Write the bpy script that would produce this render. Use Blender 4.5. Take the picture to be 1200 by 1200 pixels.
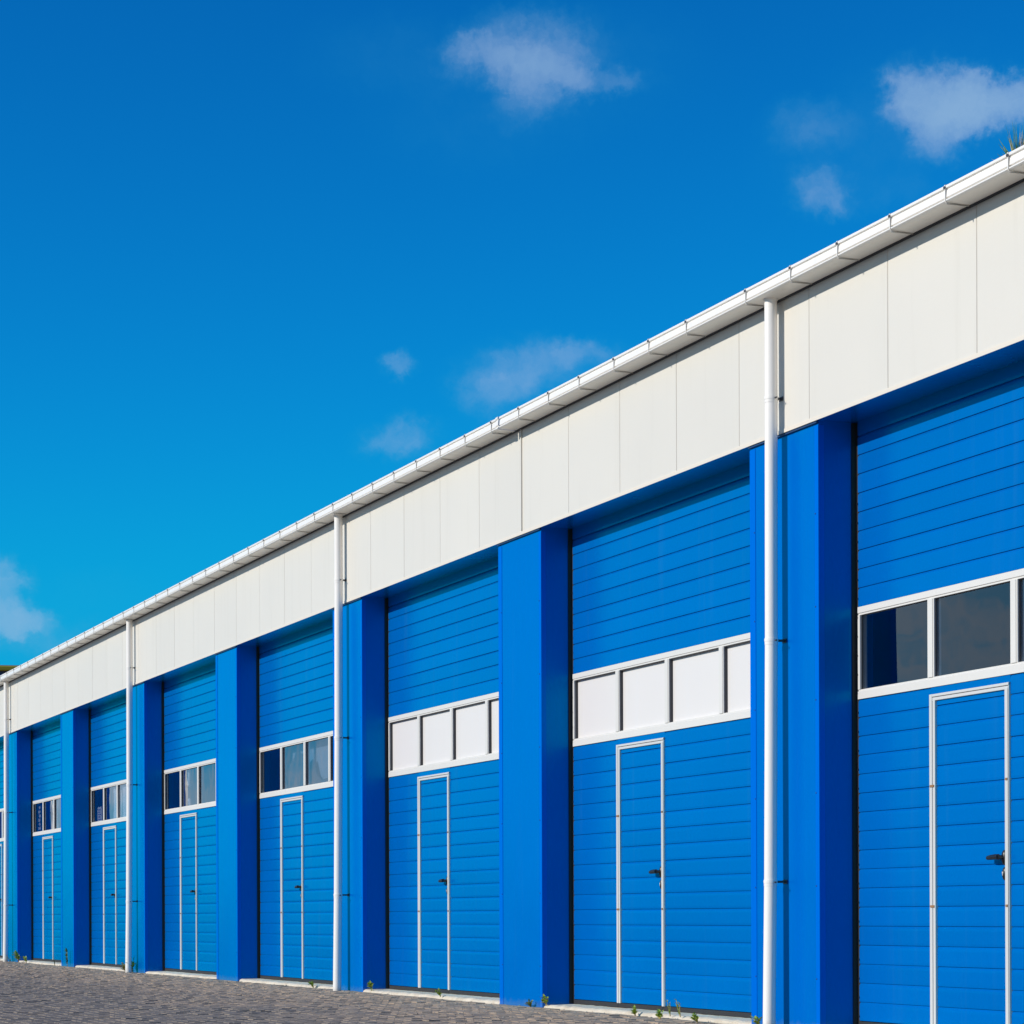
import bpy, bmesh, math, random
from mathutils import Vector, Matrix
random.seed(7)
C = bpy.context.scene.collection
SC = bpy.context.scene
for o in list(bpy.data.objects):
    bpy.data.objects.remove(o, do_unlink=True)

# ------------------------------------------------------------------ camera
# facade lies in the plane y = 0, its far end towards -x; the camera stands 8 m in front of it
CAM = Vector((0.0, -8.043, 0.774))
F_PX, YAW, Y0, ROLL = 3108.8, 0.3547, 1073.9, 0.0033
view = Vector((-math.cos(YAW), math.sin(YAW), 0))
right = Vector((math.sin(YAW), math.cos(YAW), 0))
up = Vector((0, 0, 1))
cd = bpy.data.cameras.new('camera')
cam = bpy.data.objects.new('camera', cd)
C.objects.link(cam)
cr = right * math.cos(ROLL) - up * math.sin(ROLL)
cu = up * math.cos(ROLL) + right * math.sin(ROLL)
R3 = Matrix((cr, cu, -view)).transposed()
cam.matrix_world = Matrix.Translation(CAM) @ R3.to_4x4()
cd.sensor_width = 36
cd.lens = F_PX / 1200 * 36
cd.shift_y = (Y0 - 600) / 1200
cd.clip_start = 0.1
cd.clip_end = 3000
SC.camera = cam

# ------------------------------------------------------------------ view and exposure
SC.view_settings.view_transform = 'Standard'
SC.view_settings.look = 'None'
SC.view_settings.exposure = 0.0
SC.view_settings.gamma = 1.0
SC.view_settings.use_curve_mapping = False
SC.render.resolution_x = 1024
SC.render.resolution_y = 1024

# ------------------------------------------------------------------ sun and sky
SUN_EL = math.radians(27.8)
SUN_SIDE = math.radians(3.0)          # a touch from the far (-x) end
to_sun = Vector((-math.sin(SUN_SIDE) * math.cos(SUN_EL), -math.cos(SUN_SIDE) * math.cos(SUN_EL), math.sin(SUN_EL)))
sl = bpy.data.lights.new('sun', 'SUN')
sl.energy = 4.1
sl.angle = math.radians(0.5)
sl.color = (1.0, 0.945, 0.86)
so = bpy.data.objects.new('sun', sl)
so.rotation_euler = to_sun.to_track_quat('Z', 'Y').to_euler()
so.location = (-20, -30, 30)
C.objects.link(so)

world = bpy.data.worlds.new('World')
SC.world = world
world.use_nodes = True


class NB:
    """small helper for node trees"""
    def __init__(s, tree):
        s.t = tree; tree.nodes.clear()
    def n(s, typ, **kw):
        nd = s.t.nodes.new(typ)
        for k, v in kw.items(): setattr(nd, k, v)
        return nd
    def put(s, sock, v):
        if isinstance(v, bpy.types.NodeSocket): s.t.links.new(v, sock)
        else: sock.default_value = v
    def m(s, op, a, b=None, c=None, clamp=False):
        nd = s.n('ShaderNodeMath', operation=op); nd.use_clamp = clamp
        s.put(nd.inputs[0], a)
        if b is not None: s.put(nd.inputs[1], b)
        if c is not None: s.put(nd.inputs[2], c)
        return nd.outputs[0]
    def vm(s, op, a, b=None):
        nd = s.n('ShaderNodeVectorMath', operation=op)
        s.put(nd.inputs[0], a)
        if b is not None: s.put(nd.inputs[1], b)
        return nd.outputs['Value'] if op in ('LENGTH', 'DOT_PRODUCT') else nd.outputs[0]
    def smooth(s, v, a, b, lo=0.0, hi=1.0):
        nd = s.n('ShaderNodeMapRange', interpolation_type='SMOOTHSTEP')
        s.put(nd.inputs['Value'], v)
        s.put(nd.inputs['From Min'], a); s.put(nd.inputs['From Max'], b)
        s.put(nd.inputs['To Min'], lo); s.put(nd.inputs['To Max'], hi)
        return nd.outputs[0]
    def noise(s, vec, scale, detail=4.0, rough=0.55, dist=0.0, color=False):
        nd = s.n('ShaderNodeTexNoise')
        if vec is not None: s.put(nd.inputs['Vector'], vec)
        s.put(nd.inputs['Scale'], scale); s.put(nd.inputs['Detail'], detail)
        s.put(nd.inputs['Roughness'], rough); s.put(nd.inputs['Distortion'], dist)
        return nd.outputs['Color' if color else 'Fac']
    def mix(s, f, a, b, blend='MIX'):
        nd = s.n('ShaderNodeMix', data_type='RGBA', blend_type=blend)
        s.put(nd.inputs['Factor'], f)
        for sock, v in ((nd.inputs['A'], a), (nd.inputs['B'], b)): pass
        s.put(nd.inputs[6], a if isinstance(a, bpy.types.NodeSocket) else (*a, 1.0))
        s.put(nd.inputs[7], b if isinstance(b, bpy.types.NodeSocket) else (*b, 1.0))
        return nd.outputs[2]
    def comb(s, x, y, z):
        nd = s.n('ShaderNodeCombineXYZ')
        s.put(nd.inputs[0], x); s.put(nd.inputs[1], y); s.put(nd.inputs[2], z)
        return nd.outputs[0]


# the sky: Nishita air, deepened the way a polarised, saturated photograph shows it, with thin clouds
SKY_STRENGTH = 0.1
CLOUD_SEED = (3.1, 7.7, 1.3)
nb = NB(world.node_tree)
sky = nb.n('ShaderNodeTexSky', sky_type='NISHITA')
sky.sun_disc = False
sky.sun_elevation = SUN_EL
sky.sun_rotation = math.pi + SUN_SIDE
sky.altitude = 0
sky.air_density = 1.0
sky.dust_density = 0.3
sky.ozone_density = 3.0
SKY_GAIN = (0.012, 1.52, 1.67)
SKY_CAP = (0.2, 0.38, 0.74)
SKY_POW = (1.0, 1.57, 1.28)
sep = nb.n('ShaderNodeSeparateColor'); nb.t.links.new(sky.outputs[0], sep.inputs[0])
chs = []
for k in range(3):
    v = nb.m('POWER', nb.m('MULTIPLY', sep.outputs[k], 0.1), SKY_POW[k])
    v = nb.m('MULTIPLY', v, SKY_GAIN[k])
    v = nb.m('SMOOTH_MIN', v, SKY_CAP[k], SKY_CAP[k] * 0.25)
    chs.append(nb.m('MULTIPLY', v, 1.0 / SKY_STRENGTH))
cc = nb.n('ShaderNodeCombineColor')
for k in range(3): nb.put(cc.inputs[k], chs[k])
tc = nb.n('ShaderNodeTexCoord')
sx = nb.n('ShaderNodeSeparateXYZ'); nb.t.links.new(tc.outputs['Generated'], sx.inputs[0])
RAD = 180 / math.pi
# azimuth measured from -x towards +y, elevation, both in degrees
az = nb.m('MULTIPLY', nb.m('ARCTAN2', sx.outputs[1], nb.m('MULTIPLY', sx.outputs[0], -1.0)), RAD)
el = nb.m('MULTIPLY', nb.m('ARCSINE', sx.outputs[2]), RAD)
P0 = nb.comb(az, el, 0.0)
n1 = nb.noise(P0, 0.55, 5.0, 0.6, color=True)
n2 = nb.noise(P0, 2.3, 5.0, 0.62, color=True)
w1 = nb.vm('SUBTRACT', n1, (0.5, 0.5, 0.5)); w2 = nb.vm('SUBTRACT', n2, (0.5, 0.5, 0.5))
P1 = nb.vm('ADD', P0, nb.vm('MULTIPLY', w1, (1.1, 0.9, 0)))
P1 = nb.vm('ADD', P1, nb.vm('MULTIPLY', w2, (0.72, 0.6, 0)))
w3 = nb.vm('SUBTRACT', nb.noise(P0, 7.0, 5.0, 0.65, color=True), (0.5, 0.5, 0.5))
P1 = nb.vm('ADD', P1, nb.vm('MULTIPLY', w3, (0.2, 0.18, 0)))


def azel(px, py):
    x = (px - 600) / F_PX; y = (Y0 - py) / F_PX
    d = (view + right * x + up * y).normalized()
    return math.degrees(math.atan2(d.y, -d.x)), math.degrees(math.asin(d.z))


# each cloud: puffs at a compass direction and height, with width, height, and density
PUFFS = [
    # large thin cloud high in the middle
    (622, 52, 92, 56, .78), (575, 66, 75, 36, .30), (640, 90, 66, 42, .6), (545, 58, 40, 26, .34), (706, 96, 66, 20, .40), (612, 122, 40, 30, .28),
    (470, 60, 130, 60, .16), (700, 70, 140, 90, .16), (560, 140, 150, 70, .14),
    # bright cloud at the right
    (1112, 124, 76, 48, 1.6), (1165, 124, 80, 38, 1.2), (1062, 112, 32, 44, .6), (1102, 166, 40, 34, .6), (1205, 120, 60, 36, .6),
    (1100, 130, 150, 90, .16),
    (950, 145, 58, 36, .36), (962, 222, 42, 36, .62), (990, 240, 30, 20, .3), (990, 190, 120, 80, .14), (1055, 225, 60, 30, .16),
    # veil behind the gutter
    (630, 430, 95, 42, .62), (590, 455, 66, 40, .45), (690, 412, 60, 22, .42), (572, 470, 50, 40, .2),
    (472, 430, 32, 17, .6), (466, 515, 48, 30, .62), (500, 510, 40, 26, .2),
    # low clouds at the left edge
    (-20, 724, 80, 26, .7), (20, 726, 50, 24, .7), (0, 678, 40, 34, .75), (70, 745, 90, 30, .25), (-60, 690, 80, 50, .6), (20, 755, 90, 30, .3), (110, 700, 110, 40, .14),
]
acc = None
for (px, py, rx, ry, a) in PUFFS:
    a0, e0 = azel(px, py)
    a1, _ = azel(px + rx, py); _, e1 = azel(px, py - ry)
    ra, re = abs(a1 - a0), abs(e1 - e0)
    v = nb.vm('MULTIPLY', nb.vm('SUBTRACT', P1, (a0, e0, 0)), (1 / ra, 1 / re, 0))
    ln = nb.vm('LENGTH', v)
    g = nb.smooth(ln, 1.25, 0.15, 0.0, a)
    acc = g if acc is None else nb.m('ADD', acc, g)
grain = nb.noise(P1, 1.6, 6.0, 0.6)
dens = nb.m('MULTIPLY', acc, nb.smooth(grain, 0.15, 0.75, 0.62, 1.15))
alpha = nb.m('MULTIPLY', nb.m('SUBTRACT', 1.0, nb.m('POWER', 2.718, nb.m('MULTIPLY', nb.m('POWER', dens, 1.15), -0.72))), 0.80)
# scattered fair-weather clouds over the rest of the sky (seen only mirrored in the glass)
far_az = nb.smooth(nb.m('ABSOLUTE', nb.m('SUBTRACT', az, 20.0)), 14.0, 24.0)
D0 = nb.vm('ADD', nb.vm('MULTIPLY', tc.outputs['Generated'], (1.0, 1.0, 2.6)), CLOUD_SEED)
cn = nb.noise(D0, 4.2, 7.0, 0.56, 0.2)
fair = nb.m('MULTIPLY', nb.smooth(nb.m('ADD', cn, nb.smooth(el, 13.0, 4.0, 0.0, 0.13)), 0.52, 0.68), far_az)
fair = nb.m('MULTIPLY', fair, nb.smooth(nb.noise(D0, 26.0, 5.0, 0.6), 0.36, 0.60, 0.45, 1.05))
fair = nb.m('MULTIPLY', fair, nb.smooth(el, 24.0, 10.0, 0.0, 0.85))
alpha_all = nb.m('MAXIMUM', alpha, fair)
CL = (0.31, 0.50, 0.72)
THIN = (0.02, 0.36, 0.60)
ccol = nb.mix(nb.smooth(alpha_all, 0.0, 0.45), tuple(c / SKY_STRENGTH for c in THIN), tuple(c / SKY_STRENGTH for c in CL))
ccol = nb.mix(nb.m('MULTIPLY', far_az, 0.7), ccol, tuple(c / SKY_STRENGTH for c in (0.46, 0.54, 0.66)))
skyc = nb.mix(alpha_all, cc.outputs[0], ccol)
bg = nb.n('ShaderNodeBackground')
nb.put(bg.inputs['Color'], skyc); nb.put(bg.inputs['Strength'], SKY_STRENGTH)
wo = nb.n('ShaderNodeOutputWorld'); nb.t.links.new(bg.outputs[0], wo.inputs[0])

# ------------------------------------------------------------------ materials
def new_mat(name):
    m = bpy.data.materials.new(name); m.use_nodes = True
    return m, NB(m.node_tree)


def finish(nb, base, rough, bump=None, bump_strength=0.2, bump_dist=0.01, metallic=0.0, spec=0.5, coat=0.0, coat_rough=0.1, tint=None):
    if tint:
        # pigmented lacquer: matt colour under a sheen that carries the pigment's hue
        df = nb.n('ShaderNodeBsdfDiffuse'); nb.put(df.inputs['Color'], base)
        gl = nb.n('ShaderNodeBsdfGlossy'); nb.put(gl.inputs['Color'], (*tint, 1)); nb.put(gl.inputs['Roughness'], rough)
        fr = nb.n('ShaderNodeFresnel'); nb.put(fr.inputs['IOR'], 1.45)
        bp = nb.n('ShaderNodeBump'); nb.put(bp.inputs['Height'], bump)
        nb.put(bp.inputs['Strength'], bump_strength); nb.put(bp.inputs['Distance'], bump_dist)
        for nd in (df, gl, fr): nb.t.links.new(bp.outputs[0], nd.inputs['Normal'])
        mx = nb.n('ShaderNodeMixShader'); nb.put(mx.inputs[0], nb.m('MULTIPLY', fr.outputs[0], spec, clamp=True))
        nb.t.links.new(df.outputs[0], mx.inputs[1]); nb.t.links.new(gl.outputs[0], mx.inputs[2])
        o = nb.n('ShaderNodeOutputMaterial'); nb.t.links.new(mx.outputs[0], o.inputs[0])
        return mx
    b = nb.n('ShaderNodeBsdfPrincipled')
    nb.put(b.inputs['Base Color'], base if isinstance(base, bpy.types.NodeSocket) else (*base, 1))
    nb.put(b.inputs['Roughness'], rough); nb.put(b.inputs['Metallic'], metallic)
    nb.put(b.inputs['Specular IOR Level'], spec)
    if tint: nb.put(b.inputs['Specular Tint'], (*tint, 1))
    nb.put(b.inputs['Coat Weight'], coat); nb.put(b.inputs['Coat Roughness'], coat_rough)
    if bump is not None:
        bp = nb.n('ShaderNodeBump'); nb.put(bp.inputs['Height'], bump)
        nb.put(bp.inputs['Strength'], bump_strength); nb.put(bp.inputs['Distance'], bump_dist)
        nb.t.links.new(bp.outputs[0], b.inputs['Normal'])
    o = nb.n('ShaderNodeOutputMaterial'); nb.t.links.new(b.outputs[0], o.inputs[0])
    return b


def paint(name, col, var=0.06, rough=0.35, dirt=None, dirt_amt=0.0, wave=0.0, spec=0.5, streak=0.0, coat=0.0, tint=None):
    """coated sheet metal: faint cloudiness, fine grain, run-down streaks, slight unevenness of the sheet"""
    m, nb = new_mat(name)
    geo = nb.n('ShaderNodeNewGeometry'); P = geo.outputs['Position']
    info = nb.n('ShaderNodeObjectInfo')
    a = nb.noise(P, 0.9, 4.0, 0.6)
    b = nb.noise(P, 60.0, 3.0, 0.6)
    s = nb.noise(nb.vm('MULTIPLY', P, (9.0, 9.0, 0.5)), 1.0, 4.0, 0.6)
    f = nb.m('ADD', nb.m('MULTIPLY', a, var * 1.6), nb.m('MULTIPLY', b, var * 0.5))
    f = nb.m('ADD', f, nb.m('MULTIPLY', info.outputs['Random'], var * 0.9))
    f = nb.m('ADD', f, 1.0 - var * 1.5)
    c = nb.vm('SCALE', tuple(col)); c.node.inputs['Scale'].default_value = 1.0
    nb.put(c.node.inputs['Scale'], f)
    base = c
    if dirt is not None:
        low = nb.m('MULTIPLY', nb.smooth(s, 0.52, 0.78), streak)
        sz = nb.n('ShaderNodeSeparateXYZ'); nb.t.links.new(P, sz.inputs[0])
        foot = nb.m('MULTIPLY', nb.smooth(nb.m('ADD', sz.outputs[2], nb.m('MULTIPLY', nb.noise(P, 14.0, 4.0), -0.10)), 0.02, -0.05), dirt_amt)
        base = nb.mix(nb.m('ADD', low, foot, clamp=True), base, dirt)
    r = nb.m('ADD', rough - 0.06, nb.m('MULTIPLY', a, 0.12))
    h = nb.m('ADD', nb.m('MULTIPLY', nb.noise(P, 1.7, 2.0, 0.4), wave), nb.m('MULTIPLY', b, 0.0006))
    finish(nb, base, r, bump=h, bump_strength=1.0, bump_dist=1.0, spec=spec, coat=coat, tint=tint)
    return m


M = {}
M['pillar'] = paint('blue_cladding_paint', (0.0, 0.112, 0.50), 0.07, 0.25, (0.12, 0.20, 0.36), 0.35, 0.004, 1.35, 0.02, tint=(0.0, 0.95, 1.0))
M['slat'] = paint('blue_door_paint', (0.0, 0.118, 0.44), 0.08, 0.23, (0.06, 0.20, 0.42), 0.25, 0.0015, 1.25, 0.06, tint=(0.0, 0.98, 1.0))
M['trim'] = paint('blue_trim_paint', (0.0, 0.120, 0.60), 0.03, 0.30, (0.12, 0.20, 0.36), 0.35, 0.001, 1.0, tint=(0.0, 0.70, 1.0))
M['fascia'] = paint('cream_fascia_sheet', (0.695, 0.652, 0.575), 0.03, 0.42, (0.42, 0.38, 0.30), 0.0, 0.005, 0.4, 0.12)
M['drip'] = paint('cream_trim_sheet', (0.76, 0.68, 0.57), 0.03, 0.4)
M['white'] = paint('white_aluminium', (0.70, 0.67, 0.62), 0.04, 0.38, (0.42, 0.38, 0.32), 0.5, 0.0, 0.5, 0.03)
M['gutter'] = paint('white_gutter_plastic', (0.86, 0.82, 0.76), 0.03, 0.3, (0.38, 0.34, 0.28), 0.0, 0.001, 0.5, 0.10)
M['frame'] = paint('wicket_frame_aluminium', (0.60, 0.60, 0.585), 0.06, 0.35, (0.35, 0.33, 0.30), 0.4, 0.0, 0.5, 0.10)
M['bracket'] = paint('gutter_bracket_grey', (0.42, 0.40, 0.37), 0.06, 0.45)
M['pipe'] = paint('white_pipe_plastic', (0.88, 0.83, 0.77), 0.03, 0.3, (0.42, 0.36, 0.28), 0.5, 0.0, 0.5, 0.05)
M['black'] = paint('black_plastic', (0.012, 0.012, 0.014), 0.1, 0.35)
M['rubber'] = paint('black_rubber', (0.018, 0.018, 0.020), 0.2, 0.7)
M['edge_shade'] = paint('edge_shade_grey', (0.05, 0.05, 0.055), 0.1, 0.7)  # stands in for the shade on mullion sides and under the top rail
M['clip'] = paint('dark_steel_clip', (0.05, 0.05, 0.055), 0.1, 0.45)
M['steel'] = paint('lock_steel', (0.55, 0.52, 0.48), 0.1, 0.3)
M['brown'] = paint('rusty_brown', (0.30, 0.15, 0.06), 0.2, 0.6)
M['film'] = paint('white_window_film', (0.73, 0.69, 0.655), 0.02, 0.35, (0.7, 0.74, 0.78), 0.0, 0.0, 0.5, 0.12)
M['dim'] = paint('interior_grey', (0.16, 0.17, 0.18), 0.1, 0.8)
M['roof'] = paint('roof_sheet', (0.42, 0.42, 0.41), 0.06, 0.5)
M['curtain'] = paint('pale_curtain', (0.70, 0.72, 0.76), 0.08, 0.8)
M['paper'] = paint('poster_paper', (0.78, 0.78, 0.82), 0.05, 0.6)
M['ink'] = paint('poster_print', (0.10, 0.09, 0.30), 0.05, 0.6)
M['reflection_tone'] = paint('reflection_grey', (0.17, 0.21, 0.27), 0.1, 0.8)  # reflected tone painted on a sheet behind one door's glass
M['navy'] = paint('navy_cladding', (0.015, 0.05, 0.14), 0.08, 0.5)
M['ochre'] = paint('ochre_roof_edge', (0.40, 0.31, 0.01), 0.08, 0.5)
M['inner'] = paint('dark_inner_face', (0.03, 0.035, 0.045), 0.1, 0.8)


def glass(name):
    m, nb = new_mat(name)
    geo = nb.n('ShaderNodeNewGeometry')
    fr = nb.n('ShaderNodeFresnel'); nb.put(fr.inputs['IOR'], 1.55)
    tr = nb.n('ShaderNodeBsdfTransparent'); nb.put(tr.inputs['Color'], (0.84, 0.88, 0.92, 1))
    gl = nb.n('ShaderNodeBsdfGlossy'); nb.put(gl.inputs['Roughness'], 0.015)
    bp = nb.n('ShaderNodeBump'); nb.put(bp.inputs['Height'], nb.noise(geo.outputs['Position'], 1.6, 2.0, 0.4))
    nb.put(bp.inputs['Strength'], 1.0); nb.put(bp.inputs['Distance'], 0.004)
    nb.t.links.new(bp.outputs[0], gl.inputs['Normal'])
    mx = nb.n('ShaderNodeMixShader')
    front = nb.m('SUBTRACT', 1.0, geo.outputs['Backfacing'])
    nb.put(mx.inputs[0], nb.m('MULTIPLY', nb.m('MULTIPLY', fr.outputs[0], 2.1, clamp=True), front))
    nb.t.links.new(tr.outputs[0], mx.inputs[1]); nb.t.links.new(gl.outputs[0], mx.inputs[2])
    o = nb.n('ShaderNodeOutputMaterial'); nb.t.links.new(mx.outputs[0], o.inputs[0])
    return m


M['glass'] = glass('window_glass')

# concrete threshold
m, nb = new_mat('pale_concrete'); M['concrete'] = m
geo = nb.n('ShaderNodeNewGeometry'); P = geo.outputs['Position']
a = nb.noise(P, 3.0, 5.0, 0.65); b = nb.noise(P, 45.0, 4.0, 0.7)
col = nb.mix(nb.smooth(a, 0.35, 0.7), (0.68, 0.59, 0.47), (0.52, 0.43, 0.32))
col = nb.mix(nb.smooth(b, 0.62, 0.75), col, (0.22, 0.18, 0.13))
finish(nb, col, 0.85, bump=b, bump_strength=0.6, bump_dist=0.004)

# yard paving: small worn blocks, sandy near the building, bluish grey away from it
m, nb = new_mat('yard_paving'); M['ground'] = m
geo = nb.n('ShaderNodeNewGeometry'); P = geo.outputs['Position']
sz = nb.n('ShaderNodeSeparateXYZ'); nb.t.links.new(P, sz.inputs[0])
Pw = nb.vm('ADD', P, nb.vm('MULTIPLY', nb.vm('SUBTRACT', nb.noise(P, 0.6, 3.0, color=True), (0.5, 0.5, 0.5)), (0.25, 0.25, 0)))
br = nb.n('ShaderNodeTexBrick'); br.offset = 0.5
nb.put(br.inputs['Vector'], Pw); nb.put(br.inputs['Scale'], 1.0)
nb.put(br.inputs['Brick Width'], 0.21); nb.put(br.inputs['Row Height'], 0.105)
nb.put(br.inputs['Mortar Size'], 0.012); nb.put(br.inputs['Mortar Smooth'], 0.4)
nb.put(br.inputs['Color1'], (0.14, 0.135, 0.130, 1)); nb.put(br.inputs['Color2'], (0.25, 0.225, 0.20, 1)); nb.put(br.inputs['Mortar'], (0.24, 0.20, 0.12, 1))
nA = nb.noise(nb.vm('MULTIPLY', P, (0.55, 1.1, 1.0)), 0.9, 5.0, 0.6)
nF = nb.noise(P, 9.0, 5.0, 0.7); nG = nb.noise(P, 38.0, 3.0, 0.7)
near = nb.smooth(nb.m('ADD', sz.outputs[1], nb.m('MULTIPLY', nb.m('SUBTRACT', nA, 0.5), 3.2)), -3.0, -0.6)
sandy = nb.mix(nb.smooth(nF, 0.3, 0.7), (0.24, 0.185, 0.135), (0.40, 0.31, 0.225))
c = nb.mix(nb.m('MULTIPLY', near, 0.72), br.outputs['Color'], sandy)
c = nb.mix(nb.smooth(nF, 0.62, 0.74, 0.0, 0.45), c, (0.34, 0.29, 0.20))
c = nb.mix(nb.smooth(nF, 0.42, 0.30, 0.0, 0.55), c, (0.09, 0.095, 0.105))
vo = nb.n('ShaderNodeTexVoronoi'); nb.put(vo.inputs['Vector'], P); nb.put(vo.inputs['Scale'], 6.0)
c = nb.mix(nb.smooth(vo.outputs['Distance'], 0.11, 0.07, 0.0, 0.65), c, (0.46, 0.42, 0.33))
c = nb.mix(nb.smooth(nG, 0.35, 0.7, 0.0, 0.28), c, (0.36, 0.31, 0.24))
nH = nb.noise(nb.vm('MULTIPLY', P, (1.0, 1.0, 1.0)), 2.6, 4.0, 0.65)
c = nb.mix(nb.smooth(nH, 0.50, 0.62, 0.0, 0.42), c, (0.32, 0.265, 0.19))
c = nb.mix(nb.smooth(nH, 0.46, 0.36, 0.0, 0.45), c, (0.085, 0.085, 0.09))
stain = nb.noise(nb.vm('MULTIPLY', P, (0.35, 0.9, 1.0)), 1.3, 3.0, 0.5)
c = nb.mix(nb.smooth(stain, 0.50, 0.66, 0.0, 0.40), c, (0.11, 0.115, 0.13))
hh = nb.m('ADD', nb.m('MULTIPLY', br.outputs['Fac'], -0.2), nb.m('ADD', nb.m('MULTIPLY', nF, 0.9), nb.m('MULTIPLY', nG, 0.4)))
c = nb.mix(1.0, c, (1.02, 0.92, 0.86), 'MULTIPLY')
finish(nb, c, 0.9, bump=hh, bump_strength=0.8, bump_dist=0.02, spec=0.25)

m, nb = new_mat('worn_paving_block'); M['block'] = m
geo = nb.n('ShaderNodeNewGeometry'); P = geo.outputs['Position']
sz = nb.n('ShaderNodeSeparateXYZ'); nb.t.links.new(P, sz.inputs[0])
info = nb.n('ShaderNodeObjectInfo')
rnd = nb.m('FRACT', nb.m('ADD', geo.outputs['Random Per Island'], info.outputs['Random']))
c = nb.mix(rnd, (0.175, 0.168, 0.160), (0.205, 0.192, 0.175))
nA = nb.noise(nb.vm('MULTIPLY', P, (0.55, 1.1, 1.0)), 0.9, 5.0, 0.6)
nF = nb.noise(P, 9.0, 5.0, 0.7); nG = nb.noise(P, 40.0, 3.0, 0.7); nH = nb.noise(P, 2.2, 5.0, 0.65)
near = nb.smooth(nb.m('ADD', sz.outputs[1], nb.m('MULTIPLY', nb.m('SUBTRACT', nA, 0.5), 3.2)), -3.0, -0.6)
sandy = nb.mix(nb.smooth(nF, 0.3, 0.7), (0.34, 0.27, 0.20), (0.50, 0.40, 0.29))
c = nb.mix(nb.m('MULTIPLY', near, 0.85), c, sandy)
c = nb.mix(nb.smooth(nH, 0.50, 0.64, 0.0, 0.40), c, (0.34, 0.28, 0.20))
c = nb.mix(nb.smooth(nH, 0.47, 0.36, 0.0, 0.40), c, (0.085, 0.085, 0.09))
nI = nb.noise(nb.vm('MULTIPLY', P, (0.5, 2.2, 1.0)), 5.0, 4.0, 0.7)
c = nb.mix(nb.smooth(nI, 0.50, 0.66, 0.0, 0.45), c, (0.36, 0.32, 0.25))
c = nb.mix(nb.smooth(nI, 0.47, 0.34, 0.0, 0.45), c, (0.085, 0.085, 0.09))
c = nb.mix(nb.smooth(nG, 0.5, 0.72, 0.0, 0.4), c, (0.42, 0.37, 0.29))
c = nb.mix(nb.smooth(nG, 0.44, 0.30, 0.0, 0.4), c, (0.07, 0.07, 0.075))
c = nb.mix(1.0, c, (1.02, 0.92, 0.86), 'MULTIPLY')
finish(nb, c, 0.85, bump=nb.m('ADD', nF, nb.m('MULTIPLY', nG, 0.6)), bump_strength=0.8, bump_dist=0.012, spec=0.3)

m, nb = new_mat('gravel_stone'); M['stone'] = m
info = nb.n('ShaderNodeNewGeometry')
n_ = nb.noise(info.outputs['Position'], 8.0, 2.0)
c = nb.mix(nb.smooth(n_, 0.35, 0.65), (0.16, 0.15, 0.13), (0.34, 0.30, 0.24))
finish(nb, c, 0.85)

m, nb = new_mat('weed_leaf'); M['leaf'] = m
geo = nb.n('ShaderNodeNewGeometry')
n_ = nb.noise(geo.outputs['Position'], 25.0, 2.0)
c = nb.mix(nb.smooth(n_, 0.35, 0.65), (0.17, 0.32, 0.03), (0.46, 0.50, 0.07))
b = finish(nb, c, 0.6)
m, nb = new_mat('dry_grass'); M['dry'] = m
geo = nb.n('ShaderNodeNewGeometry')
n_ = nb.noise(geo.outputs['Position'], 25.0, 2.0)
c = nb.mix(nb.smooth(n_, 0.35, 0.65), (0.20, 0.24, 0.05), (0.50, 0.36, 0.14))
finish(nb, c, 0.6)
m, nb = new_mat('tuft_leaf'); M['tuft'] = m
geo = nb.n('ShaderNodeNewGeometry')
n_ = nb.noise(geo.outputs['Position'], 40.0, 2.0)
c = nb.mix(nb.smooth(n_, 0.35, 0.65), (0.03, 0.12, 0.03), (0.14, 0.24, 0.04))
finish(nb, c, 0.5)

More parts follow.
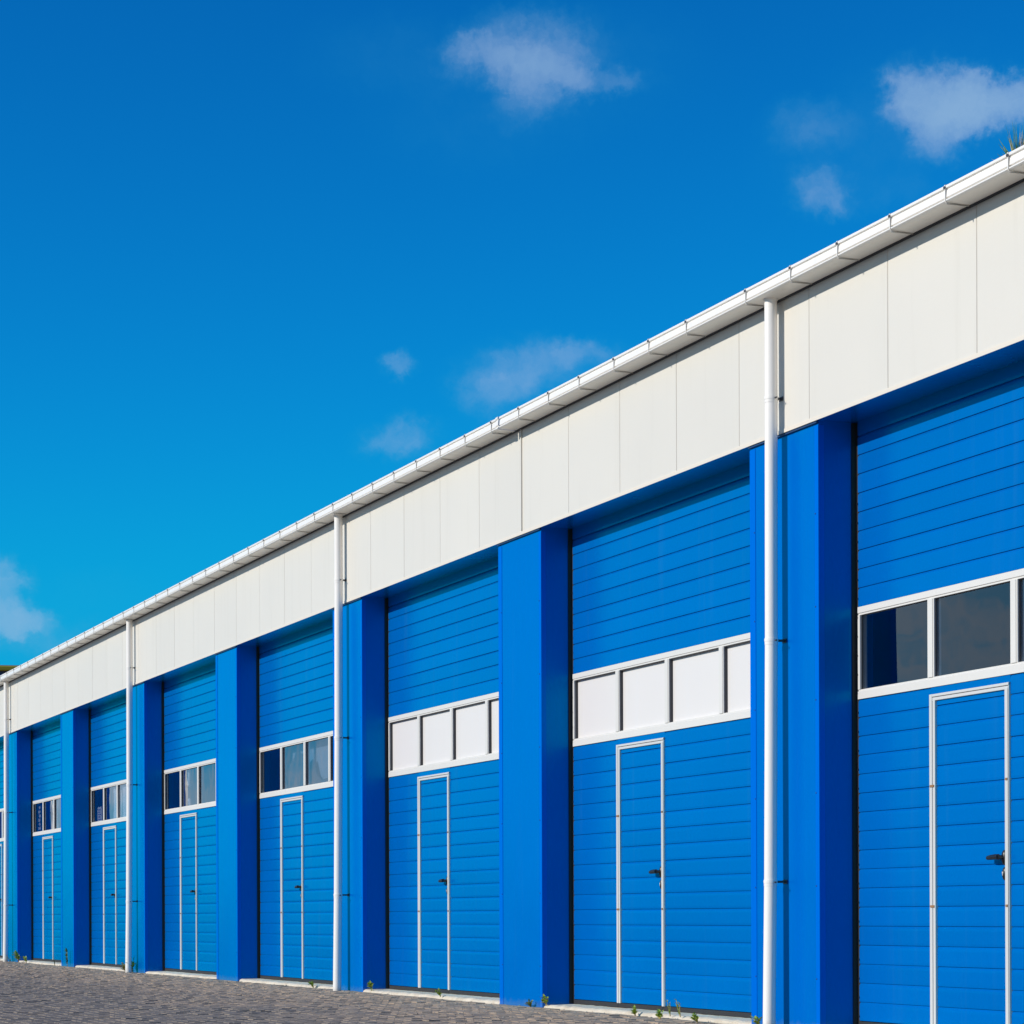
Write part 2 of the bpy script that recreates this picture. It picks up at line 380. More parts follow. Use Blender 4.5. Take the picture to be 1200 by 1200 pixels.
# ------------------------------------------------------------------ mesh helpers
class MB:
    """collects shapes, links them as ONE mesh object"""
    def __init__(s): s.v = []; s.f = []
    def box(s, x0, x1, y0, y1, z0, z1, bev=0.0):
        if bev <= 0:
            i = len(s.v)
            s.v += [(x0, y0, z0), (x1, y0, z0), (x1, y1, z0), (x0, y1, z0), (x0, y0, z1), (x1, y0, z1), (x1, y1, z1), (x0, y1, z1)]
            s.f += [(i, i+3, i+2, i+1), (i+4, i+5, i+6, i+7), (i, i+1, i+5, i+4), (i+1, i+2, i+6, i+5), (i+2, i+3, i+7, i+6), (i+3, i, i+4, i+7)]
        else:
            bm = bmesh.new(); bmesh.ops.create_cube(bm, size=1)
            for v in bm.verts:
                v.co = Vector(((x0+x1)/2 + v.co.x*(x1-x0), (y0+y1)/2 + v.co.y*(y1-y0), (z0+z1)/2 + v.co.z*(z1-z0)))
            bmesh.ops.bevel(bm, geom=bm.edges[:], offset=bev, segments=2, profile=0.5, affect='EDGES')
            s.bm(bm)
        return s
    def bm(s, bm):
        i = len(s.v); bm.verts.index_update()
        s.v += [tuple(v.co) for v in bm.verts]
        s.f += [tuple(i + v.index for v in f.verts) for f in bm.faces]
        bm.free()
    def prism(s, prof, x0, x1):
        """closed (y,z) profile run along x"""
        i = len(s.v); n = len(prof)
        s.v += [(x0, y, z) for y, z in prof] + [(x1, y, z) for y, z in prof]
        for k in range(n):
            l = (k + 1) % n
            s.f.append((i+k, i+l, i+n+l, i+n+k))
        s.f.append(tuple(i+k for k in reversed(range(n)))); s.f.append(tuple(i+n+k for k in range(n)))
        return s
    def vprism(s, prof, z0, z1):
        """closed (x,y) profile run along z"""
        i = len(s.v); n = len(prof)
        s.v += [(x, y, z0) for x, y in prof] + [(x, y, z1) for x, y in prof]
        for k in range(n):
            l = (k + 1) % n
            s.f.append((i+k, i+l, i+n+l, i+n+k))
        s.f.append(tuple(i+k for k in reversed(range(n)))); s.f.append(tuple(i+n+k for k in range(n)))
        return s
    def tube(s, pts, rads, seg=20, cap=True):
        rings = []
        for k, p in enumerate(pts):
            p = Vector(p)
            d = (Vector(pts[min(k+1, len(pts)-1)]) - Vector(pts[max(k-1, 0)])).normalized()
            a = d.cross(Vector((0, 1, 0)) if abs(d.y) < 0.8 else Vector((1, 0, 0))).normalized(); b = d.cross(a)
            r = rads[k] if isinstance(rads, (list, tuple)) else rads
            i = len(s.v)
            for j in range(seg):
                t = 2*math.pi*j/seg
                s.v.append(tuple(p + a*math.cos(t)*r + b*math.sin(t)*r))
            rings.append(i)
        for q in range(len(rings)-1):
            for j in range(seg):
                l = (j+1) % seg
                s.f.append((rings[q]+j, rings[q]+l, rings[q+1]+l, rings[q+1]+j))
        if cap:
            s.f.append(tuple(rings[0]+j for j in reversed(range(seg)))); s.f.append(tuple(rings[-1]+j for j in range(seg)))
        return s
    def quad(s, a, b, c, d):
        i = len(s.v); s.v += [tuple(a), tuple(b), tuple(c), tuple(d)]; s.f.append((i, i+1, i+2, i+3)); return s
    def mesh(s, name, mat, smooth=False):
        me = bpy.data.meshes.new(name); me.from_pydata(s.v, [], s.f)
        bm = bmesh.new(); bm.from_mesh(me); bmesh.ops.recalc_face_normals(bm, faces=bm.faces[:]); bm.to_mesh(me); bm.free()
        me.materials.append(mat)
        if smooth:
            for p in me.polygons: p.use_smooth = True
            try: me.set_sharp_from_angle(angle=math.radians(35))
            except Exception: pass
        me.update(); return me
    def build(s, name, mat, parent=None, smooth=False, loc=None):
        return link(name, s.mesh(name, mat, smooth), parent, loc)


def link(name, me, parent=None, loc=None):
    o = bpy.data.objects.new(name, me); C.objects.link(o)
    if parent is not None: o.parent = parent
    if loc is not None: o.location = loc
    return o


def empty(name, loc=(0, 0, 0), parent=None):
    o = bpy.data.objects.new(name, None); o.empty_display_size = 0.3
    o.location = loc; C.objects.link(o)
    if parent is not None: o.parent = parent
    return o


def tag(o, label=None, cat=None, group=None, kind=None):
    if label: o['label'] = label
    if cat: o['category'] = cat
    if group: o['group'] = group
    if kind: o['kind'] = kind
    return o


# ------------------------------------------------------------------ measured frame of the building
X0 = -15.823            # right-hand edge of the first pillar in view
BAY = 5.153
PW = 1.05               # pillar width
REC = 0.2725            # depth of the door recess
SOF = 4.064             # underside of the fascia
EAVE = 5.06
I_FIRST, I_LAST = -1, 9  # bays
OPEN_W = BAY - PW
def pr(i): return X0 - BAY * i          # right edge of pillar i = left edge of door i
XR = pr(I_FIRST - 1)                    # right end of building (right edge of last pillar)
XL = pr(I_LAST) - PW                    # left end
DEPTH = 14.0

bld = empty('warehouse_building', (XR, 0, 0))
tag(bld, 'long low warehouse with blue overhead doors under a cream fascia and white gutter', 'warehouse')
ORG = Vector((XR, 0, 0))
def OL(x, y=0.0, z=0.0): return (x - XR, y, z)   # world point -> local of the building empty

# --- shell: side walls, back wall, roof, inner floor, dividing back panel
w = MB()
w.box(-(0) - 0.12 , 0.0 - 0.002, 0.42, DEPTH, 0.0, SOF + 0.9)
w.box(XL - XR + 0.002, XL - XR + 0.12, 0.42, DEPTH, 0.0, SOF + 0.9)
w.build('side_wall', M['fascia'], bld)
MB().box(XL - XR, 0, DEPTH, DEPTH + 0.12, 0, SOF + 0.9).build('back_wall', M['fascia'], bld)
MB().box(XL - XR + 0.12, -0.12, 3.5, 3.6, 0.02, SOF + 0.8).build('inner_wall', M['dim'], bld)
MB().box(XL - XR + 0.12, -0.12, 0.45, DEPTH, -0.02, 0.02).build('inner_floor', M['dim'], bld)
r = MB(); rise = math.tan(math.radians(7))
r.prism([(-0.06, EAVE - 0.015), (-0.06, EAVE + 0.008), (DEPTH / 2, EAVE + 0.008 + rise * DEPTH / 2), (DEPTH + 0.2, EAVE + 0.02), (DEPTH + 0.2, EAVE - 0.06), (DEPTH / 2, EAVE - 0.10 + rise * DEPTH / 2), (0.05, EAVE - 0.05)], XL - XR - 0.15, 0.15)
r.build('roof', M['roof'], bld)
# back of the fascia / header wall closing the bays above and beside the doors
MB().box(XL - XR, 0.0, 0.045, 0.42, SOF + 0.002, EAVE - 0.06).build('header_wall', M['pillar'], bld)

# --- fascia panels with recessed joints
JOINTS = [-21.382 + 1.0935 * k for k in range(-60, 40)]
JOINTS = [j for j in JOINTS if XL + 0.1 < j < XR - 0.1]
edges = [XL] + JOINTS + [XR]
for a, b in zip(edges[:-1], edges[1:]):
    wdt = b - a - 0.0038
    mb = MB()
    t = 0.004
    # sheet with lightly folded edges
    prof = [(-wdt/2, 0.040), (-wdt/2, -0.012), (-wdt/2 + t, -0.02), (wdt/2 - t, -0.02), (wdt/2, -0.012), (wdt/2, 0.040)]
    mb.vprism(prof, SOF + 0.012, EAVE - 0.02)
    o = mb.build('fascia_panel', M['fascia'], bld, loc=OL((a + b) / 2))
    o.location.y = random.uniform(-0.0008, 0.0008)
MB().box(XL - XR, 0, -0.010, 0.038, SOF + 0.014, EAVE - 0.03).build('joint_backing', M['fascia'], bld)
MB().box(XL - XR, 0, -0.044, -0.0215, 4.9635, 5.03).build('eaves_gap_shade', M['inner'], bld)  # dark strip painted in for the shadowed gap behind the gutter
d = MB().prism([(-0.0245, SOF + 0.024), (-0.0245, SOF - 0.003), (-0.021, SOF - 0.003), (-0.0215, SOF + 0.024)], XL - XR, 0)
d.build('drip_trim', M['drip'], bld)
# blue soffit sheet closing the underside of the header over each door
for i in range(I_FIRST, I_LAST + 1):
    x = pr(i)
    MB().box(0.001, OPEN_W - 0.001, -0.0205, REC + 0.10, SOF - 0.002, SOF + 0.010).build('lintel_soffit', M['pillar'], bld, loc=OL(x))

# --- pillars
ptr_meshes = {}
for i in range(I_FIRST - 1, I_LAST + 1):
    xr = pr(i); xl = xr - PW
    mb = MB()
    mb.vprism([(0, 0), (PW, 0), (PW, REC + 0.04), (PW - 0.03, REC + 0.04), (PW - 0.03, 0.42), (0.03, 0.42), (0.03, REC + 0.04), (0, REC + 0.04)], -0.02, SOF)
    p = mb.build('pillar', M['pillar'], bld, loc=OL(xl))
    # folded corner flashings, 2-3 mm proud, with screw heads
    for side, wd in ((0, 0.085), (1, 0.052)):
        t = MB()
        if side == 0: t.box(-0.0025, wd, -0.003, -0.0005, -0.015, SOF - 0.03); t.box(-0.0025, -0.0005, -0.0005, 0.05, -0.015, SOF - 0.03)
        else: t.box(PW - wd, PW + 0.0025, -0.003, -0.0005, -0.015, SOF - 0.03); t.box(PW + 0.0005, PW + 0.0025, -0.0005, 0.04, -0.015, SOF - 0.03)
        t.build('corner_trim', M['trim'], p)
        sc = MB(); xx = wd - 0.012 if side == 0 else PW - wd + 0.010
        z = 0.35
        while z < SOF - 0.1:
            sc.tube([(xx, -0.003, z), (xx, -0.0065, z)], 0.0045, 8); z += 0.62
        sc.build('screws', M['navy'], p)
    # shadow gap and cap strip at the top of the pillar
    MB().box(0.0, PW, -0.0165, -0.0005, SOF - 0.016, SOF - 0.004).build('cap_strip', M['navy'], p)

# --- thresholds
for i in range(I_FIRST, I_LAST + 1):
    bm = bmesh.new()
    n = 40
    mb = MB(); rr = random.Random(i + 50)
    f0 = rr.uniform(0.0, 0.03)
    ys = [0.015 + rr.uniform(-0.012, 0.012) for _ in range(n + 1)]
    zs = [0.028 + rr.uniform(-0.006, 0.004) for _ in range(n + 1)]
    vs = []
    for k in range(n + 1):
        x = 0.004 + (OPEN_W - 0.008) * k / n
        vs += [(x, ys[k] - 0.02, -0.02), (x, ys[k], zs[k] - 0.010), (x, ys[k] + 0.02, zs[k]), (x, 0.40, 0.030)]
    mb.v = vs
    for k in range(n):
        for q in range(3):
            a = 4*k + q; mb.f.append((a, a+4, a+5, a+1))
    mb.f.append((0, 1, 2, 3)); mb.f.append((4*n+3, 4*n+2, 4*n+1, 4*n)); mb.f.append((0, 3, 4*n+3, 4*n))
    mb.build('threshold', M['concrete'], bld, loc=OL(pr(i)))

# ------------------------------------------------------------------ overhead doors
SP = 0.1265
def slat_mesh(wd, h, name='slat'):
    """door slat: flat face, upper edge bevelled to the sky, lower edge undercut"""
    g = 0.0015
    prof = [(0.018, 0.0004), (0.0035, 0.0004), (0.0, 0.0024), (-0.0008, 0.018), (-0.0008, h - 0.030), (0.0, h - 0.0145), (0.0078, h - 0.0012), (0.018, h - 0.0010)]
    return MB().prism(prof, 0.0, wd).mesh(name, M['slat'])


# horizontal layout measured on the doors, from the left edge of the opening
WL0, WL1 = 1.015, 1.085      # left wicket posts
WR0, WR1 = 1.930, 1.973      # right wicket post
W_TOP = 2.167
B0, B1, B2, B3 = 2.213, 2.277, 2.773, 2.827
ML = 0.040                    # seal strip width
LX = ML; RX = OPEN_W - ML
widths = {'full': (LX, RX), 'left': (LX, WL0 - 0.002), 'leaf': (WL1 + 0.002, WR0 - 0.002), 'right': (WR1 + 0.002, RX)}
SM = {k: slat_mesh(b - a, SP) for k, (a, b) in widths.items()}
SU = (SOF + 0.03 - B3) / 10
SMU = slat_mesh(RX - LX, SU)
SMT = slat_mesh(RX - LX, B0 - (0.0695 + SP * 16) - 0.001)        # short one right under the glazing
top_h = B0 - (0.0695 + SP * 16) - 0.001
SMTl = slat_mesh(widths['left'][1] - widths['left'][0], top_h)
leaf_top_h = W_TOP - 0.040 - (0.0695 + SP * 16)
SMTr = slat_mesh(widths['right'][1] - widths['right'][0], top_h)
SMTc = MB().box(0, widths['leaf'][1] - widths['leaf'][0], -0.0008, 0.018, 0.001, leaf_top_h).mesh('slat', M['slat'])

# shared part meshes
def frame_meshes():
    d = {}
    d['panel'] = MB().box(LX + 0.002, RX - 0.002, REC + 0.018, REC + 0.045, 0.06, B0 - 0.004).box(LX + 0.002, RX - 0.002, REC + 0.018, REC + 0.045, B3 + 0.004, SOF + 0.03).mesh('door_panel', M['inner'])
    yf = REC - 0.006
    d['rail_top'] = MB().prism([(yf, B3), (yf, B2 + 0.014), (yf + 0.006, B2 + 0.010), (yf + 0.006, B2), (REC + 0.05, B2), (REC + 0.05, B3)], LX, RX).mesh('window_rail', M['white'])
    d['rail_bot'] = MB().prism([(REC + 0.05, B0), (yf, B0), (yf, B1 - 0.014), (yf + 0.006, B1 - 0.010), (yf + 0.006, B1), (REC + 0.05, B1)], LX, RX).mesh('window_rail', M['white'])
    d['mullion'] = MB().box(-0.041, 0.041, yf + 0.004, REC + 0.05, B1 + 0.0005, B2 - 0.0005).box(-0.027, 0.027, yf, yf + 0.0035, B1 + 0.0005, B2 - 0.0005).mesh('mullion', M['white'])
    d['stile'] = MB().box(-0.014, 0.014, yf + 0.001, REC + 0.05, B1 + 0.0005, B2 - 0.0005).mesh('window_stile', M['white'])
    d['pane'] = MB().box(0.0, 1.0, REC + 0.030, REC + 0.034, B1 - 0.002, B2 + 0.002)
    # wicket door frame
    y1 = REC - 0.016
    z0, zt = 0.066, W_TOP
    l = MB()
    l.box(WL0, WL0 + 0.034, y1, REC + 0.02, z0, zt, 0.003)
    l.box(WL0 + 0.041, WL1, y1 + 0.001, REC + 0.02, z0, zt - 0.030, 0.003)
    l.box(WR0, WR1 - 0.008, y1 - 0.001, REC + 0.02, z0, zt - 0.030, 0.003)
    l.box(WR1 - 0.005, WR1, y1 + 0.004, REC + 0.02, z0, zt)
    l.box(WL0 + 0.0345, WR1, y1 + 0.000, REC + 0.02, zt - 0.018, zt - 0.0005, 0.003)
    l.box(WL1 - 0.034, WR1 - 0.006, y1 + 0.002, REC + 0.02, zt - 0.042, zt - 0.0215, 0.003)
    d['wframe'] = l.mesh('wicket_frame', M['frame'])
    d['wgap'] = MB().box(WL0 + 0.0342, WL0 + 0.0408, REC - 0.004, REC + 0.018, z0, zt - 0.02).mesh('frame_gasket', M['bracket'])
    hg = MB()
    for zz in (0.0695 + SP * 6, 0.0695 + SP * 12):
        hg.box(WL0 + 0.012, WL0 + 0.062, y1 - 0.004, y1 - 0.0005, zz - 0.007, zz + 0.007)
        hg.box(WR0 + 0.012, WR1 - 0.010, y1 - 0.005, y1 - 0.0015, zz - 0.007, zz + 0.007)
    d['hinge'] = hg.mesh('hinge', M['brown'])
    # handle: oval rose, neck and lever; separate cylinder rose below
    h = MB(); hx = WR0 - 0.026
    bm = bmesh.new(); bmesh.ops.create_uvsphere(bm, u_segments=16, v_segments=8, radius=1)
    for v in bm.verts: v.co = Vector((hx + v.co.x * 0.024, REC - 0.004 + v.co.y * 0.017, 1.118 + v.co.z * 0.046))
    h.bm(bm)
    h.tube([(hx, REC - 0.01, 1.120), (hx, REC - 0.055, 1.120)], 0.013, 12)
    h.tube([(hx + 0.006, REC - 0.05, 1.122), (hx - 0.03, REC - 0.052, 1.122), (hx - 0.085, REC - 0.050, 1.120), (hx - 0.125, REC - 0.045, 1.118)], [0.017, 0.017, 0.016, 0.013], 12)
    d['handle'] = h.mesh('handle', M['black'], True)
    k = MB()
    bm = bmesh.new(); bmesh.ops.create_uvsphere(bm, u_segments=16, v_segments=8, radius=1)
    for v in bm.verts: v.co = Vector((hx + v.co.x * 0.021, REC - 0.003 + v.co.y * 0.0135, 1.021 + v.co.z * 0.040))
    k.bm(bm)
    d['lockrose'] = k.mesh('lock_plate', M['black'], True)
    k = MB(); k.tube([(hx, REC - 0.012, 1.027), (hx, REC - 0.0175, 1.027)], 0.007, 12); k.box(hx - 0.003, hx + 0.003, REC - 0.0175, REC - 0.012, 1.010, 1.022)
    d['cyl'] = k.mesh('lock_cylinder', M['steel'])
    # seals
    d['seal'] = MB().box(0.001, ML - 0.001, REC + 0.004, REC + 0.03, 0.03, SOF - 0.004).box(0.001, 0.012, REC - 0.030, REC + 0.0035, 0.035, SOF - 0.004).mesh('side_seal', M['rubber'])
    d['seal_r'] = MB().box(RX + 0.001, OPEN_W - 0.001, REC + 0.004, REC + 0.03, 0.03, SOF - 0.004).box(OPEN_W - 0.012, OPEN_W - 0.001, REC - 0.030, REC + 0.0035, 0.035, SOF - 0.004).mesh('side_seal', M['rubber'])
    # dark strips painting in frame shade down each pane's left side and top
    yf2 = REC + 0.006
    d['edge_shades'] = []; d['edge_shades_thin'] = []
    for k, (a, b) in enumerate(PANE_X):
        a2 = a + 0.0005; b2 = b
        d['edge_shades'].append(MB().prism([(yf2, B2 - 0.006), (yf2, B2 - 0.0008), (REC + 0.0295, B2 - 0.0008), (REC + 0.0295, B2 - 0.006)], a2, b2).box(a2, a2 + 0.005, yf2, REC + 0.0295, B1 + 0.001, B2 - 0.0065).mesh('pane_edge_shade', M['edge_shade']))
        d['edge_shades_thin'].append(MB().prism([(yf2, B2 - 0.004), (yf2, B2 - 0.0008), (REC + 0.0165, B2 - 0.0008), (REC + 0.0165, B2 - 0.004)], a2, b2).box(a2, a2 + 0.003, yf2, REC + 0.0165, B1 + 0.001, B2 - 0.0045).mesh('pane_edge_shade', M['edge_shade']))
    s = MB()
    for a, b in ((LX, WL0 - 0.004), (WL0, WR1 - 0.05), (WR1 - 0.045, RX)):
        s.box(a, b - 0.001, REC - 0.004, REC + 0.03, 0.031, 0.0665, 0.003)
    d['bseal'] = s.mesh('bottom_seal', M['rubber'])
    t = MB()
    for z in range(28):
        zz = 0.10 + z * 0.1265 * 1.0
        t.box(ML - 0.012, ML + 0.004, REC - 0.006, REC - 0.0025, zz - 0.006, zz + 0.006)
    d['ends'] = t.mesh('roller_ends', M['black'])
    return d


PANE_X = [(0.069, 0.974), (1.056, 1.976), (2.060, 2.980), (3.064, OPEN_W - 0.069)]
FM = frame_meshes()
def pane_mesh(a, b, name, mat, y=0.0):
    return MB().box(a, b, REC + 0.030 + y, REC + 0.034 + y, B1 - 0.002, B2 + 0.002).mesh(name, mat)
PM = [pane_mesh(a, b, 'pane', M['glass'], -0.013) for a, b in PANE_X]
PF = [pane_mesh(a, b, 'pane', M['film']) for a, b in PANE_X]


def curtain(x0, x1, z0, z1, y, name='curtain', top_only=False, waist=0.0):
    """hanging cloth with folds"""
    mb = MB(); n = 26; rows = 6
    for r_ in range(rows + 1):
        v = r_ / rows
        for k in range(n + 1):
            u = k / n
            pinch = 1 - waist * math.sin(math.pi * v)
            x = (x0 + x1)/2 + (u - 0.5) * (x1 - x0) * pinch
            mb.v.append((x, y + 0.016 * math.sin(u * 26) + 0.004 * math.sin(u * 61 + v * 3), z0 + (z1 - z0) * v))
    for r_ in range(rows):
        for k in range(n):
            a = r_ * (n + 1) + k
            mb.f.append((a, a+1, a+n+2, a+n+1))
    return mb.mesh(name, M['curtain'], True)


def door(i):
    d = empty('overhead_door', OL(pr(i)), bld)
    L = lambda n, me, loc=None: link(n, me, d, loc)
    L('door_panel', FM['panel'])
    z = 0.0695
    for k in range(16):
        for key in ('left', 'leaf', 'right'):
            o = L('slat', SM[key], (widths[key][0], REC + random.uniform(-0.0006, 0.0006), z))
            o.rotation_euler.x = random.uniform(-0.004, 0.004)
        z += SP
    L('slat', SMTl, (widths['left'][0], REC, z)); L('slat', SMTr, (widths['right'][0], REC, z)); L('slat', SMTc, (widths['leaf'][0], REC, z))
    # the piece bridging over the wicket door
    MB().box(WL0 - 0.001, WR1 + 0.001, REC - 0.0005, REC + 0.016, W_TOP + 0.002, B0 - 0.002).build('filler_strip', M['slat'], d)
    z = B3 + 0.001
    for k in range(10):
        o = L('slat', SMU, (LX, REC + random.uniform(-0.0005, 0.0005), z)); z += SU
        o.rotation_euler.x = random.uniform(-0.004, 0.004)
    L('window_rail', FM['rail_top']); L('window_rail', FM['rail_bot'])
    for x in (1.015, 2.018, 3.022): L('mullion', FM['mullion'], (x, 0, 0))
    L('window_stile', FM['stile'], (LX + 0.0145, 0, 0)); L('window_stile', FM['stile'], (RX - 0.0145, 0, 0))
    for k in range(4): L('pane', (PF if i in (1, 2) else PM)[k])
    L('wicket_frame', FM['wframe']); L('frame_gasket', FM['wgap']); L('hinge', FM['hinge'])
    L('handle', FM['handle']); L('lock_plate', FM['lockrose']); L('lock_cylinder', FM['cyl'])
    L('side_seal', FM['seal']); L('side_seal', FM['seal_r']); L('bottom_seal', FM['bseal'])
    L('roller_ends', FM['ends'])['kind'] = 'stuff'
    for gm in FM['edge_shades' if i in (1, 2) else 'edge_shades_thin']: L('pane_edge_shade', gm)
    return d


names = {
    -1: 'blue sectional door with a wicket door, last one at the right end of the row',
    0: 'nearest blue sectional door, clear glazing mirroring clouds, cut off by the right edge of the photo',
    1: 'blue sectional door with white filled panes, between the two nearest wide pillars',
    2: 'second blue sectional door with white filled panes, farther from the camera',
    3: 'blue sectional door whose dark panes show a peaked dark and a rounded pale reflection, built as sheets',
    4: 'blue sectional door with a narrow white ribbon hanging in its middle dark pane',
    5: 'blue sectional door with a small white notice low in its left pane and a pale curtain',
    6: 'blue sectional door with a tall lettered strip in its first pane',
    7: 'blue sectional door mostly hidden behind the downpipe at the left edge'}
doors = {}
for i in range(I_FIRST, I_LAST + 1):
    doors[i] = door(i)
    if i in names: doors[i]['label'] = names[i]

# things hung behind the far panes
yb = REC + 0.075
d = doors[3]
mb = MB()   # sheets behind the panes shaped as jagged reflections, dark below, pale above
def poly_sheet(pts, y, t=0.003):
    n = len(pts); m_ = MB()
    m_.v = [(x, y, z) for x, z in pts] + [(x, y + t, z) for x, z in pts]
    m_.f = [tuple(range(n)), tuple(reversed(range(n, 2*n)))] + [(k, (k+1) % n, n + (k+1) % n, n + k) for k in range(n)]
    return m_
poly_sheet([(1.02, 2.26), (2.98, 2.26), (2.98, 2.79), (2.90, 2.79), (2.86, 2.40), (2.75, 2.34), (2.45, 2.32), (2.25, 2.40), (2.12, 2.58), (1.95, 2.54), (1.75, 2.60), (1.55, 2.70), (1.40, 2.70), (1.25, 2.60), (1.02, 2.55)], yb).build('reflection_dark', M['inner'], d)
MB().box(1.02, 3.0, yb + 0.05, yb + 0.055, 2.24, 2.80).build('reflection_pale', M['reflection_tone'], d)  # pale part of the painted reflection
d = doors[4]
link('ribbon', MB().tube([(1.20, yb, 2.79), (1.22, yb, 2.68), (1.18, yb, 2.58), (1.24, yb, 2.56)], 0.022, 8).mesh('ribbon', M['curtain'], True), d)
link('ribbon', MB().tube([(1.22, yb, 2.38), (1.25, yb, 2.30), (1.24, yb, 2.27)], 0.022, 8).mesh('ribbon', M['curtain'], True), d)
d = doors[5]
MB().box(0.42, 0.74, REC + 0.024, REC + 0.026, 2.277, 2.50).build('notice', M['paper'], d)
nt = MB()
for k in range(5): nt.box(0.47, 0.68 - 0.03 * (k % 2), REC + 0.0222, REC + 0.0236, 2.30 + k * 0.037, 2.318 + k * 0.037)
nt.build('notice_text', M['ink'], d)
link('curtain', curtain(1.36, 2.02, 2.24, 2.80, yb, waist=0.12), d)
link('curtain', curtain(2.05, 2.45, 2.24, 2.80, yb, waist=0.25), d)
d = doors[6]
nt = MB()
for k in range(6): nt.box(0.42 + 0.05 * (k % 2), 0.62 + 0.05 * ((k * 2) % 3 == 0), REC + 0.024, REC + 0.026, 2.31 + k * 0.072, 2.36 + k * 0.072)
nt.build('lettering_strip', M['paper'], d)
link('curtain', curtain(1.55, 2.0, 2.24, 2.80, yb, waist=0.45), d)
link('curtain', curtain(2.3, 3.0, 2.24, 2.80, yb + 0.05), d)

# ------------------------------------------------------------------ gutter
gp = [(-0.045, 5.062), (-0.045, 4.970), (-0.180, 4.976), (-0.192, 4.979), (-0.2000, 4.985), (-0.2000, 4.9925), (-0.1870, 4.9950),
      (-0.1870, 5.0010), (-0.1975, 5.0045), (-0.1935, 5.047), (-0.1885, 5.0505), (-0.1890, 5.0565), (-0.1995, 5.0600), (-0.2005, 5.069), (-0.1975, 5.077), (-0.189, 5.0775),
      (-0.186, 5.070), (-0.186, 4.985), (-0.051, 4.980), (-0.051, 5.062)]
GX_UNION = -21.47
gut = MB().prism(gp, XL - XR - 0.1, GX_UNION - XR - 0.012).prism(gp, GX_UNION - XR + 0.012, 0.1).build('gutter', M['gutter'], bld, smooth=False)
br = [(-0.052, 5.04), (-0.045 + 0.0, 4.9665), (-0.182, 4.9725), (-0.195, 4.976), (-0.2012, 4.985), (-0.2012, 5.060), (-0.2040, 5.066), (-0.2035, 5.079), (-0.196, 5.082), (-0.180, 5.082), (-0.180, 5.078), (-0.1965, 5.0782), (-0.2000, 5.069), (-0.1980, 5.060), (-0.1980, 4.985), (-0.1930, 4.979), (-0.182, 4.9755), (-0.048, 4.9695), (-0.049, 5.04)]
brm = MB().prism(br, -0.005, 0.005).mesh('gutter_bracket', M['gutter'])
bvs = MB().box(0.0052, 0.0092, -0.2030, -0.1990, 4.982, 5.055).mesh('bracket_edge', M['bracket'])
bcl = MB().box(-0.010, 0.010, -0.2075, -0.2042, 5.056, 5.070).mesh('bracket_clip', M['clip'])
bst = MB().box(0.0055, 0.0125, -0.1960, -0.046, 4.9640, 4.9685).mesh('bracket_strap', M['bracket'])
xs = [-13.071, -13.781, -14.458, -15.158, -15.832, -16.522, -17.522, -18.205, -18.884, -19.608, -20.284, -20.982]
x = -12.38
while x < XR: xs.append(x); x += 0.692
x = -21.66
while x > XL: xs.append(x); x -= 0.692
for x in xs:
    b = link('gutter_bracket', brm, gut, (x - XR, 0, 0))
    o = link('bracket_clip', bcl, gut, (x - XR, 0, 0))
    o = link('bracket_strap', bst, gut, (x - XR, 0, 0))
    o = link('bracket_edge', bvs, gut, (x - XR, 0, 0))
un = [(y - (0.0045 if y < -0.12 else -0.0), z + (-0.0045 if z < 5.0 else 0.0045)) for y, z in gp[:16]] + [(-0.181, 5.070), (-0.181, 4.99), (-0.053, 4.984), (-0.053, 5.06)]
MB().prism(un, -0.075, -0.011).build('gutter_union', M['gutter'], gut, loc=(GX_UNION - XR + 0.0, 0, 0))
# narrow cover strip over one fascia joint
MB().box(-0.011, 0.011, -0.032, -0.0205, SOF + 0.03, EAVE - 0.02).build('joint_cover', M['fascia'], bld, loc=OL(-21.382))
# small cleats hanging under the shadowed top of the fascia
cl = MB().box(-0.008, 0.008, -0.029, -0.0205, 4.872, 4.885).mesh('cleat', M['bracket'])

# ------------------------------------------------------------------ downpipes
PIPE_X = [-16.335 - 2 * BAY * k for k in range(-1, 5)]
for k, px_ in enumerate(PIPE_X):
    p = MB()
    top_y, bot_y = -0.098, -0.128
    p.tube([(0, top_y, 4.972), (0, top_y, 4.30), (0, top_y - 0.004, 2.65), (0, top_y - 0.016, 1.02), (0, bot_y, 0.0)], [0.0435, 0.0435, 0.0435, 0.0435, 0.0440], 28)
    p.tube([(0, top_y, 4.965), (0, top_y, 4.978)], 0.050, 28)
    dp = p.build('downpipe', M['pipe'], bld, smooth=True, loc=OL(px_))
    for zc in (4.30, 2.651, 1.006):
        yy = top_y - (0 if zc > 4 else 0.004 if zc > 2 else 0.016)
        MB().tube([(0, yy, zc - 0.011), (0, yy, zc + 0.011)], 0.0475, 28).tube([(0, yy, zc - 0.032), (0, yy, zc - 0.011)], 0.0455, 28).build('pipe_collar', M['pipe'], dp, smooth=True)
        MB().box(-0.008, 0.008, yy + 0.045, -0.0215 if zc > SOF else -0.001, zc - 0.010, zc + 0.006).box(-0.030, 0.030, (-0.0245 if zc > SOF else -0.006), (-0.0215 if zc > SOF else -0.0035), zc - 0.016, zc + 0.012).tube([(0.052, yy + 0.006, zc - 0.006), (0.070, yy + 0.006, zc - 0.006)], 0.006, 8).build('pipe_clip', M['clip'], dp)

# ------------------------------------------------------------------ ground
g = MB(); g.quad((-900, -900, -0.0075), (600, -900, -0.0075), (600, 900, -0.0075), (-900, 900, -0.0075))
gr = g.build('paved_yard', M['ground']); gr['kind'] = 'structure'
